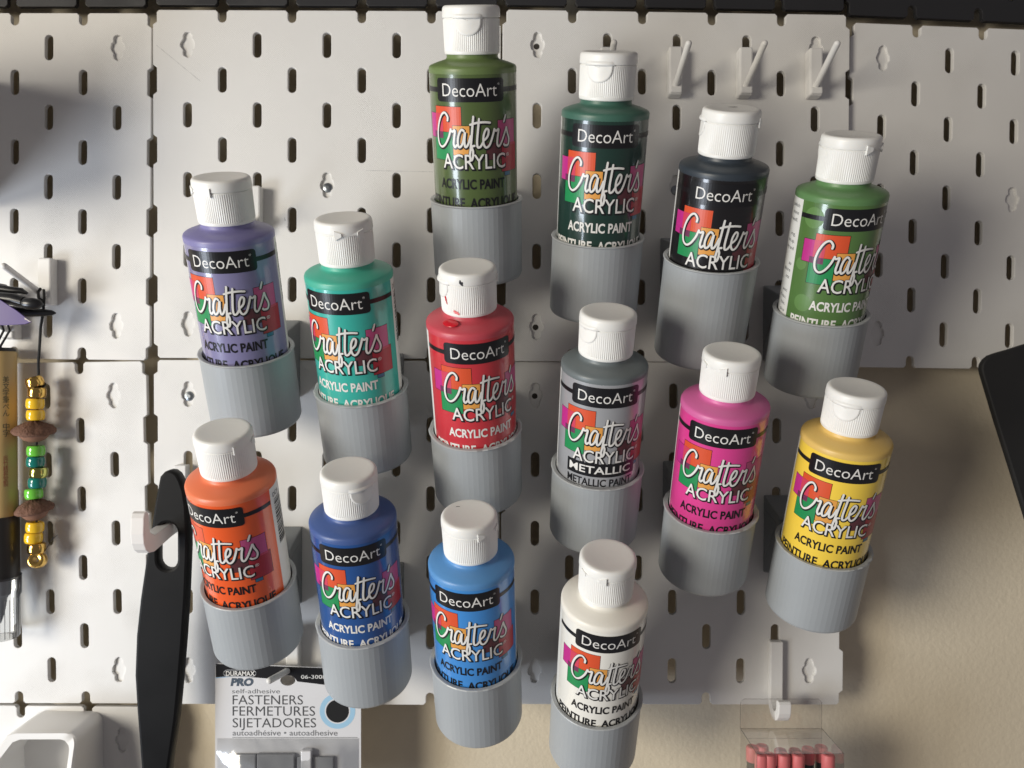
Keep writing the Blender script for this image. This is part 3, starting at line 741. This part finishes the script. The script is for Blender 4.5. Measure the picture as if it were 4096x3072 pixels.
def bead(zx, zy, m_, r=4.75, h=6.0, tilt=0.0, tiltx=0.0):
    q = rel(*z6(zx, zy)); pr = []
    for k in range(9):
        a = -math.pi/2+math.pi*k/8; pr.append((r-1.5+1.5*max(0, math.cos(a))**0.6, h/2*math.copysign(abs(math.sin(a))**0.8, math.sin(a))))
    pr += [(1.7, h/2-0.5), (1.7, -h/2+0.5), (r-1.5, -h/2)]
    o = lathe('bead', pr, m_, ch, 28, cap_ends=False); o.location = W(*q); o.rotation_euler = (tiltx, tilt, 0); return o
for zx, zy, m_, tl in ((172, 652, M_GOLD, -0.35), (182, 700, M_GOLD, 0.05), (173, 755, M_YEL, 0.05), (175, 811, M_YEL, 0.0), (177, 987, M_LIME, 0), (175, 1040, M_TEAL, 0.05), (190, 1092, M_GG, 0.08), (184, 1143, M_TEAL, 0.0), (166, 1197, M_LIME, -0.08), (172, 1361, M_YEL, 0.04), (165, 1414, M_YEL, 0.03), (180, 1464, M_GOLD, 0.05)):
    bead(zx, zy, m_, tilt=tl)
bead(186, 1524, M_GOLD, tilt=0.3, tiltx=1.2)
def acorn(zx, zy, r, seed):
    rr = random.Random(seed); q = rel(*z6(zx, zy)); n = 40
    pr = [(0.8, 6.8), (1.8, 6.2), (3.2, 5.4), (6.2, 4.4), (8.8, 2.9), (10.5, 1.2), (11.0, 0.0), (10.4, -0.9), (8.2, -1.1)]
    vs, fs = [], []
    for r_, h in pr:
        for i in range(n):
            a = 2*math.pi*i/n; k = rr.uniform(-0.45, 0.45)
            vs.append(((r_*r/11+k)*math.sin(a)*MM, -(r_*r/11+k)*math.cos(a)*MM, (h+k)*MM))
    for j in range(len(pr)-1):
        for i in range(n): fs.append((j*n+i, j*n+(i+1) % n, (j+1)*n+(i+1) % n, (j+1)*n+i))
    fs.append(tuple(reversed(range(n))))
    o = mesh_obj('acorn_cap', vs, fs, M_ACORN, ch, True); o.location = W(*q); o.rotation_euler = (0.12, 0.06 if seed % 2 else -0.1, 0)
    b = lathe('acorn_cup', [(8.1*r/11, -0.9), (7.4*r/11, -2.4), (5.6*r/11, -4.4), (3.0*r/11, -5.6), (0.0, -5.9)], M_NUT, o, 28, cap_ends=False)
acorn(168, 893, 11.0, 1); acorn(170, 1278, 10.0, 4)
pts = [rel(*z6(215, 195), w=13), rel(*z6(217, 235), w=15), rel(*z6(213, 300), w=13), rel(*z6(200, 380), w=10), rel(*z6(194, 480)), rel(*z6(188, 560)), rel(*z6(190, 620)), rel(*z6(222, 660), w=BW-2), rel(*z6(196, 690))]
tube('cord', pts, 0.75, M_CORD, ch, 8)
tube('cord', [rel(*z6(200, 190), w=11), rel(*z6(187, 205), w=13), rel(*z6(190, 235), w=14), rel(*z6(210, 250), w=14)], 0.8, M_CORD, ch, 8)
for e_ in ((272, 1403), (284, 1400), (262, 1410)):
    tube('cord', [rel(*z6(205, 1500)), rel(*z6(232, 1462)), rel(*z6(250, 1430)), rel(*z6(*e_))], [0.22, 0.2, 0.18, 0.12], M_CORD, ch, 5)
tube('cord', [rel(*z6(185, 640)), rel(*z6(180, 900)), rel(*z6(180, 1200)), rel(*z6(180, 1500))], 0.6, M_CORD, ch, 6)

# ------------------------------------------------------------------ brush pen
M_BAMB = mat('bamboo', srgb(206, 176, 118), 0.45, coat=0.2, vary=0.05); M_GRIP = mat('pen_grip', (0.022, 0.021, 0.020), 0.35, vary=0.1)
M_CLEAR = clear_mat('clear_cap', gloss=0.25)
pc = at(-8, 1405, 10.5); px_, ptop = pc[0], pc[1]; PR = 8.6
pen = empty('brush_pen', W(px_, ptop, 9.5)); tag(pen, 'bamboo brush pen with black grip and clear cap, hanging cap down', 'brush pen')
yb_ = at(0, 2074, 18)[1]-ptop; yg = at(0, 2330, 18)[1]-ptop; yc = at(0, 2572, 18)[1]-ptop
lathe('barrel', [(0, 0), (PR-0.6, 0), (PR, -0.8), (PR, yb_), (0, yb_)][::-1], M_BAMB, pen, 40)
lathe('top_ring', [(0, 2.0), (PR-1.2, 2.0), (PR-0.5, 1.4), (PR-0.4, 0.0), (0, 0)][::-1], M_GRIP, pen, 32)
lathe('grip', [(0, yb_), (PR+0.5, yb_), (PR+0.9, yb_-3), (PR+0.9, yg), (0, yg)][::-1], M_GRIP, pen, 40)
lathe('nib_holder', [(PR-3.2, yg), (PR-3.4, yg-9), (PR-5.2, yg-11), (2.0, yg-20), (0.0, yg-26)][::-1], mat('nib_grey', (0.16, 0.17, 0.19), 0.4), pen, 32, cap_ends=False)
lathe('clear_cap', [(PR+1.7, yg+1.5), (PR+1.7, yg-9), (PR+1.0, yg-10), (PR+0.9, yc+1), (PR+0.2, yc), (0, yc)][::-1], M_CLEAR, pen, 40, cap_ends=False)
for k in range(10):
    a = math.radians(-30+k*15); r_ = PR+0.75
    vs = []
    for hh in (yg-11, yc+1.2):
        for da in (-0.02, 0.02): vs.append((r_*math.sin(a+da)*MM, -r_*math.cos(a+da)*MM, hh*MM))
    mesh_obj('cap_flute', vs, [(0, 1, 3, 2)], mat('flute_white', (0.7, 0.71, 0.72), 0.2), pen)
def pen_text(txt, y0, y1, m_):
    n = len(txt); parts = []
    for i, c_ in enumerate(txt):
        if c_ == ' ': continue
        sz = (y0-y1)/n*0.9
        parts.append((*shift(text_data(c_, sz*0.95, sz*0.85), 6.6, y0-(i+1)*(y0-y1)/n), 0.05, 0))
    bm = to_mesh2d(parts, 1.5); me = wrap_mesh('pen_lettering', bm, PR, [m_]); link('pen_lettering', me, pen)
pen_text('美文字筆ぺん 中字', at(0, 1503, 16)[1]-ptop, at(0, 1745, 16)[1]-ptop, mat('pen_ink', (0.03, 0.06, 0.04), 0.5))
pen_text('呉竹精昇堂製', at(0, 1822, 16)[1]-ptop, at(0, 1946, 16)[1]-ptop, mat('pen_red_ink', (0.35, 0.03, 0.02), 0.5))
for dx_ in (-2.5, 3.0):
    q0 = at(10 if dx_ < 0 else 34, 1322, 14); tube('hanging_cord', [(dx_*0.3, -0.5, 0), (dx_*0.5, 3, 1), (q0[0]-px_, q0[1]-ptop, 3.5), (q0[0]-px_-1.5, q0[1]-ptop+6, 4)], 0.65, M_CORD, pen, 8)

# ------------------------------------------------------------------ black clip with purple card
M_CLIP = mat('black_gloss_plastic', (0.013, 0.013, 0.014), 0.28, spec=0.5)
c2 = lambda x_, y_: (x_/5.53, 1000+y_/5.53)
clip = empty('spring_clip', W(*at(60, 1230, 18))); tag(clip, 'glossy black spring clip hanging on the peg with the bead cord', 'clip')
co = at(60, 1230, 18)
def cl(x_, y_, w): q = at(*c2(x_, y_), w); return (q[0]-co[0], q[1]-co[1], w-co[2])
tube('upper_arm', [cl(-500, 860, 17), cl(-100, 840, 17), cl(250, 890, 17), cl(480, 905, 17), cl(600, 960, 17)], [2.6, 2.6, 2.1, 1.7, 0.8], M_CLIP, clip, 14)
tube('upper_arm', [cl(-500, 760, 12), cl(-50, 790, 12), cl(120, 815, 12), cl(210, 870, 12)], [1.6, 1.6, 1.4, 0.6], M_CLIP, clip, 12)
tube('jaw', [cl(-500, 1060, 22), cl(0, 1060, 22), cl(300, 1090, 22), cl(520, 1150, 22)], [3.3, 3.3, 3.3, 3.0], M_CLIP, clip, 16)
tube('jaw_end', [cl(500, 1170, 22), cl(600, 1180, 22), cl(760, 1190, 22), cl(880, 1195, 22), cl(950, 1195, 22)], [2.5, 3.4, 3.2, 2.4, 0.6], M_CLIP, clip, 18)
tube('lower_arm', [cl(-500, 1330, 16), cl(200, 1350, 16), cl(600, 1380, 15), cl(950, 1385, 14), cl(1150, 1390, 14), cl(1230, 1395, 14)], [3.2, 3.2, 2.6, 2.1, 1.5, 0.5], M_CLIP, clip, 14)
M_PURP = mat('purple_card', srgb(84, 66, 126), 0.5, vary=0.15)
pts = [at(*c2(x_, y_), 27)[:2] for x_, y_ in ((-500, 880), (0, 1100), (360, 1335), (690, 1590), (560, 1640), (100, 1665), (-500, 1640))]
pu = extrude_outline('purple_card', [pts], 26.0, 27.0, M_PURP, bev=0.2); tag(pu, 'purple pointed card held under the black clip', 'card')
pts = [at(*c2(x_, y_), 27)[:2] for x_, y_ in ((540, 1490), (690, 1590), (640, 1585), (600, 1555), (545, 1535))]
o = mesh_obj('worn_tip', [W(a[0], a[1], 27.03) for a in pts], [tuple(range(len(pts)))], mat('bare_card', (0.6, 0.55, 0.5), 0.7), pu)

# ------------------------------------------------------------------ white printed bin
bw0 = -3.6
bin_ = empty('printed_bin', W(-55, -430, bw0)); tag(bin_, 'white printed bin with rough rim, open towards the room', 'bin')
def ring(off, n=6):
    # hexagon-ish outline of the bin seen from the front, inset by off
    x0, x1, y1, y0 = -80+off, -31.5-off, -406.8-off, -465+off
    pts = []
    for k in range(n+1):
        a = math.radians(0+90*k/n); pts.append((x1-6+6*math.cos(a), y1-6+6*math.sin(a)))
    pts += [(x0+14, y1), (x0+10, y1-1.5), (x0, y1-16), (x0, y0), (x1, y0)]
    return pts
rr = random.Random(12)
o_, i_ = ring(0), ring(3.4)
n = len(o_)
front = lambda yy: 24.0+max(0, (-409-yy))*0.28
P3 = [(x_, y_, bw0) for x_, y_ in o_]+[(x_, y_, front(y_)-0.8) for x_, y_ in o_]+[(x_*0.985-0.85, y_+0.4, front(y_)+rr.uniform(-0.2, 0.2)) for x_, y_ in ring(0.6)]+[(x_, y_, front(y_)-0.1+rr.uniform(-0.15, 0.15)) for x_, y_ in i_]+[(x_, y_, bw0+2) for x_, y_ in i_]
fs = []
for L in range(4):
    for i in range(n): fs.append((L*n+i, L*n+(i+1) % n, (L+1)*n+(i+1) % n, (L+1)*n+i))
fs.append(tuple(range(4*n, 5*n))); fs.append(tuple(reversed(range(n))))
o = mesh_obj('bin_shell', [W(a+55, b+430, c_-bw0) for a, b, c_ in P3], fs, M_WHITE2, bin_); smooth_angle(o, 35)

# unseen bin, added left of the view to cast a soft shadow on the panel
shade_bin = empty('printed_bin', W(-150, -70, -3)); tag(shade_bin, 'white bin added out of view to shade the bead charm panel', 'bin')
rr2 = [(-30, -44), (48, -44), (48, 30), (-30, 30)]; rr3 = [(-27, -41), (45, -41), (45, 27), (-27, 27)]
P4 = [(a, b, 0) for a, b in rr2]+[(a, b, 118) for a, b in rr2]+[(a, b, 118) for a, b in rr3]+[(a, b, 3) for a, b in rr3]
fs = [(L*4+i, L*4+(i+1) % 4, (L+1)*4+(i+1) % 4, (L+1)*4+i) for L in range(3) for i in range(4)]+[(12, 13, 14, 15), (3, 2, 1, 0)]
o = mesh_obj('bin_shell', [W(*q) for q in P4], fs, M_WHITE2, shade_bin); bevel(o, 1.2, 2)

# ------------------------------------------------------------------ fastener package
CW = 15.0
k8 = lambda x_, y_: (800+x_/3.16, 2600+y_/3.16)
def K(x_, y_): return at(*k8(x_, y_), CW)[:2]
M_CARD = mat('package_card', (0.72, 0.72, 0.74), 0.35, coat=0.3, vary=0.02)
tl, tr = K(192, 168), K(2035, 240); bl = K(188, 2300); brr = K(2035, 2300)
hole = [K(1110+95*math.cos(-2*math.pi*k/20), 385+68*math.sin(-2*math.pi*k/20)) for k in range(20)]
card = extrude_outline('fastener_package', [[(tl[0]+1.5, tl[1]), (tr[0]-1.5, tr[1]), (tr[0], tr[1]-1.5), brr, bl, (tl[0], tl[1]-1.5)], hole], CW-0.8, CW, M_CARD, bev=0.1)
tag(card, 'hanging card package of self-adhesive fasteners with grey lettering', 'package')
def flat(name, vf, m_, lift): return mesh_obj(name, [W(a, b, CW+lift) for a, b in vf[0]], vf[1], m_, card)
# black header with the hole left open: built as strips above / beside the hole
top_edge = lambda x_: 168+(x_-192)*72/1843+6
def low_edge(x_):
    return 350-18*math.exp(-((x_-420)/200)**2) if x_ < 420 else 332+(x_-420)**1.35*0.0079
vs, fs = [], []; N = 46
for i in range(N+1):
    x_ = 200+(2025-200)*i/N; lo_ = low_edge(x_); up = top_edge(x_)
    mid = 385-68*math.sqrt(max(0, 1-((x_-1110)/97)**2)) if abs(x_-1110) < 97 else lo_
    vs += [K(x_, up), K(x_, min(mid, lo_))]
for i in range(N): fs.append((2*i, 2*i+1, 2*i+3, 2*i+2))
flat('black_header', (vs, fs), M_INK, 0.05)
vs, fs = [], []
for i in range(12):
    x_ = 200+380*i/11; vs += [K(x_, low_edge(x_)+2), K(x_, low_edge(x_)+13-i)]
for i in range(11): fs.append((2*i, 2*i+1, 2*i+3, 2*i+2))
flat('blue_line', (vs, fs), mat('header_blue', srgb(130, 176, 214), 0.4), 0.06)
def ptext(s, x0, x1, yt, yb, fat, m_, name='package_lettering', italic=0.0):
    a = K(x0, yb); b = K(x1, yt); w_, h_ = b[0]-a[0], b[1]-a[1]
    vf = shift(text_data(s, w_, h_, fat, italic), a[0], a[1]); return flat(name, vf, m_, 0.09)
M_PT = mat('package_ink', (0.055, 0.057, 0.062), 0.5); M_PG = mat('package_grey_ink', (0.17, 0.175, 0.185), 0.5); M_PB = mat('package_blue_ink', (0.06, 0.085, 0.12), 0.5)
ptext('DURAMAX', 330, 690, 268, 325, 0.02, M_LWHITE); ptext('PRO', 395, 660, 362, 448, 0.06, M_PB, italic=0.18)
rim = rrect(*[K(292, 338)[0], K(715, 338)[0], K(0, 338)[1], K(0, 248)[1]], 2.5)[0]; rim2 = rrect(*[K(300, 330)[0], K(707, 330)[0], K(0, 330)[1], K(0, 256)[1]], 2.2)[0]
nn = len(rim); flat('logo_outline', (rim+rim2, [(i, (i+1) % nn, nn+(i+1) % nn, nn+i) for i in range(nn)]), mat('logo_grey', (0.4, 0.41, 0.43), 0.4), 0.08)
ptext('self-adhesive', 405, 1010, 492, 547, 0.0, M_PG); ptext('FASTENERS', 412, 1302, 572, 688, -0.004, M_PT); ptext('FERMETURES', 412, 1455, 712, 830, -0.004, M_PT)
ptext('SIJETADORES', 412, 1468, 862, 978, -0.004, M_PT); ptext('autoadhésive • autoadhesive', 412, 1738, 1012, 1080, 0.004, M_PG); ptext('06-30082', 1278, 1640, 316, 362, 0.01, M_LWHITE)
a = K(410, 1108); b = K(1990, 1102); flat('rule', rect(a[0], b[0], a[1], b[1]), M_PG, 0.06)
cc = K(1738, 772); rx, ry = 1.0, 0.93
sc_ = K(1838, 772)[0]-cc[0]
flat('blue_disc', disc2(cc[0], cc[1], sc_*2.25, 40), mat('disc_blue', srgb(160, 200, 226), 0.4), 0.06)
flat('white_disc', disc2(cc[0], cc[1], sc_*1.62, 40), M_CARD, 0.08); flat('black_disc', disc2(cc[0], cc[1], sc_*1.46, 40), mat('hook_felt', (0.008, 0.008, 0.009), 0.9), 0.10)
# clear pouch with fastener strips below the rule
pv, pf = [], []; NX, NY = 26, 22; rr = random.Random(4)
x0, y1 = K(215, 1115); x1, y0 = K(2005, 2250)
for j in range(NY+1):
    for i in range(NX+1):
        u, v_ = i/NX, j/NY; bul = 7.0*min(1, 4*u*(1-u)*1.6)*min(1, 3.2*(1-v_)) if v_ < 1 else 0
        pv.append(W(x0+(x1-x0)*u, y0+(y1-y0)*v_, CW+0.3+max(0, bul+(rr.uniform(-0.5, 0.5) if 0 < i < NX and v_ < 1 else 0))))
for j in range(NY):
    for i in range(NX): q = j*(NX+1)+i; pf.append((q, q+1, q+NX+2, q+NX+1))
mesh_obj('clear_pouch', pv, pf, clear_mat('pouch_film', (0.93, 0.94, 0.95), 0.16, 0.12), card, True)
M_STRIP = mat('fastener_strip', (0.30, 0.305, 0.32), 0.6, bump=('noise', 1500, 0.5, 0.0006), vary=0.1)
for (xa, xb, ya, yb2, lw, m_) in ((360, 720, 1300, 2250, 2.2, M_STRIP), (740, 1210, 1290, 2250, 3.0, M_STRIP), (1240, 1700, 1330, 2250, 2.4, M_STRIP), (1300, 1430, 1230, 1500, 4.6, M_CARD)):
    a = K(xa, yb2); b = K(xb, ya); v, f = box_data(a[0], b[0], a[1], b[1], CW+0.3, CW+lw); o = mesh_obj('fastener_strip', v, f, m_, card); bevel(o, 0.6, 2)

# ------------------------------------------------------------------ clear box of pink-ended pencils
M_BOX = clear_mat('clear_box_film', (0.975, 0.97, 0.965), 0.09, 0.05)
k7 = lambda x_, y_: (2900+x_/2.9, 2500+y_/2.9)
BW0, BW1 = 13.0, 42.0
pbx = empty('pencil_box', W(*at(*k7(740, 1500), BW0))); tag(pbx, 'clear plastic box of pink-ended pencils hanging from J hook', 'box')
bo = at(*k7(740, 1500), BW0)
def Bq(x_, y_, w): q = at(*k7(x_, y_), w); return (q[0]-bo[0], q[1]-bo[1], q[2]-bo[2])
tl_, tr_ = Bq(178, 855, BW0), Bq(1122, 855, BW0)
ytop = Bq(600, 1205, BW0+1)[1]; xl = tl_[0]; xr = tr_[0]
yfront = Bq(800, 1492, BW1)[1]; ybot = ytop-75
M_EDGE = clear_mat('clear_box_edge', (0.92, 0.92, 0.91), 0.5, 0.15)
def sheet(name, corners, m_): return mesh_obj(name, [W(*c_) for c_ in corners], [tuple(range(len(corners)))], m_, pbx)
# hang tab with a hole for the hook
hc = (J_X-bo[0], Bq(640, 1110, BW0)[1]+9.0); 
tabloop = [(xl+2, tl_[1]), (xl, tl_[1]-2), (xl, ytop), (xr, ytop), (xr, tl_[1]-2), (xr-2, tl_[1])]
hl = [(hc[0]+5.5*math.cos(-2*math.pi*k/18), hc[1]-3+6.5*math.sin(-2*math.pi*k/18)) for k in range(18)]
extrude_outline('hang_tab', [tabloop, hl], 0, 0.35, M_BOX, pbx)
tube('tab_edge', [(xl, ytop, 0.2), (xl, tl_[1]-2, 0.2), (xl+2, tl_[1], 0.2), (xr-2, tl_[1], 0.2), (xr, tl_[1]-2, 0.2), (xr, ytop, 0.2)], 0.13, M_EDGE, pbx, 6)
D = BW1-BW0
sheet('box_top', [(xl, ytop, 0.5), (xr, ytop, 0.5), (xr, yfront, D), (xl, yfront, D)], M_BOX)
sheet('box_front', [(xl, yfront, D), (xr, yfront, D), (xr, ybot, D), (xl, ybot, D)], M_BOX)
sheet('box_side', [(xl, ytop, 0.5), (xl, yfront, D), (xl, ybot, D), (xl, ybot, 0.5)], M_BOX); sheet('box_side', [(xr, ytop, 0.5), (xr, yfront, D), (xr, ybot, D), (xr, ybot, 0.5)], M_BOX)
sheet('box_floor', [(xl, ybot, 0.5), (xr, ybot, 0.5), (xr, ybot, D), (xl, ybot, D)], M_BOX); sheet('box_back', [(xl, ytop, 0.5), (xr, ytop, 0.5), (xr, ybot, 0.5), (xl, ybot, 0.5)], M_BOX)
for e_ in ([(xl, yfront, D), (xr, yfront, D)], [(xl, ytop, 0.5), (xl, yfront, D), (xl, ybot, D)], [(xr, ytop, 0.5), (xr, yfront, D), (xr, ybot, D)], [(xl, ytop, 0.5), (xr, ytop, 0.5)], [(xl+2, ytop-2.0, 8.0), (xr-3, ytop-2.0, 8.0)]):
    tube('box_edge', e_, 0.13, M_EDGE, pbx, 6)
M_PINK = mat('pink_end', srgb(222, 116, 118), 0.5, vary=0.06); M_PBLK = mat('pencil_black', (0.012, 0.012, 0.012), 0.3)
hmin = ybot+0.3
PEN = [(350, 1490, 36.5), (515, 1490, 36.5), (680, 1490, 36.5), (847, 1490, 36.5), (1197, 1490, 36.5), (262, 1400, 22), (432, 1392, 22), (645, 1440, 24), (812, 1440, 24), (965, 1420, 28), (1115, 1400, 24)]
for i, (x_, y_, w_) in enumerate(PEN):
    q = Bq(x_, y_, w_); q = (min(max(q[0], xl+4.2), xr-4.2), q[1], q[2]); ty = min(q[1], ytop+(yfront-ytop)*(q[2]/D)-0.9)
    pr_ = empty('pencil', W(bo[0]+q[0], bo[1]+ybot+0.25, bo[2]+q[2]))
    tag(pr_, 'black pencil with pink end standing in the clear box', 'pencil', 'pink-ended pencils in the clear box')
    H = ty-ybot-0.25; R_ = 3.45
    lathe('pencil_shaft', [(0, 0), (2.2, 0), (R_-0.35, 6), (R_-0.35, H-8.4), (0, H-8.4)], M_PBLK, pr_, 20)
    lathe('pink_end', [(R_-0.5, H-8.6), (R_, H-8.0), (R_, H-1.2), (R_-0.4, H-0.35), (R_-1.3, H), (R_-1.6, H-0.25), (0, H-0.3)], M_PINK, pr_, 24)

# ------------------------------------------------------------------ black slab at the edge
SWD = 34.0
edge = [(4300, 1318), (4200, 1348), (4096, 1379), (4037, 1398), (3990, 1411), (3960, 1422), (3941, 1438), (3930, 1456), (3927, 1476), (3931, 1496), (3941, 1530), (3989, 1690), (4047, 1872), (4096, 2030), (4160, 2240)]
ol = [at(a, b, SWD)[:2] for a, b in edge]+[(at(4700, 2240, SWD)[0], at(4700, 2240, SWD)[1]), (at(4700, 1200, SWD)[0], at(4700, 1200, SWD)[1])]
M_SLAB = mat('black_slab', (0.012, 0.012, 0.012), 0.55, vary=0.15)
slab = extrude_outline('black_slab', [ol], SWD-4.0, SWD, M_SLAB, bev=0.9); tag(slab, 'black flat slab with rounded corner overlapping the skewed panel', 'slab')
for pl in slab.data.polygons: pl.use_smooth = True
slab.data.set_sharp_from_angle(angle=math.radians(40))
q = at(4500, 1700, SWD)
tube('wall_mount', [(q[0], q[1], SWD-3.5), (q[0], q[1], WALL_W)], 8, M_SLAB, slab, 16)
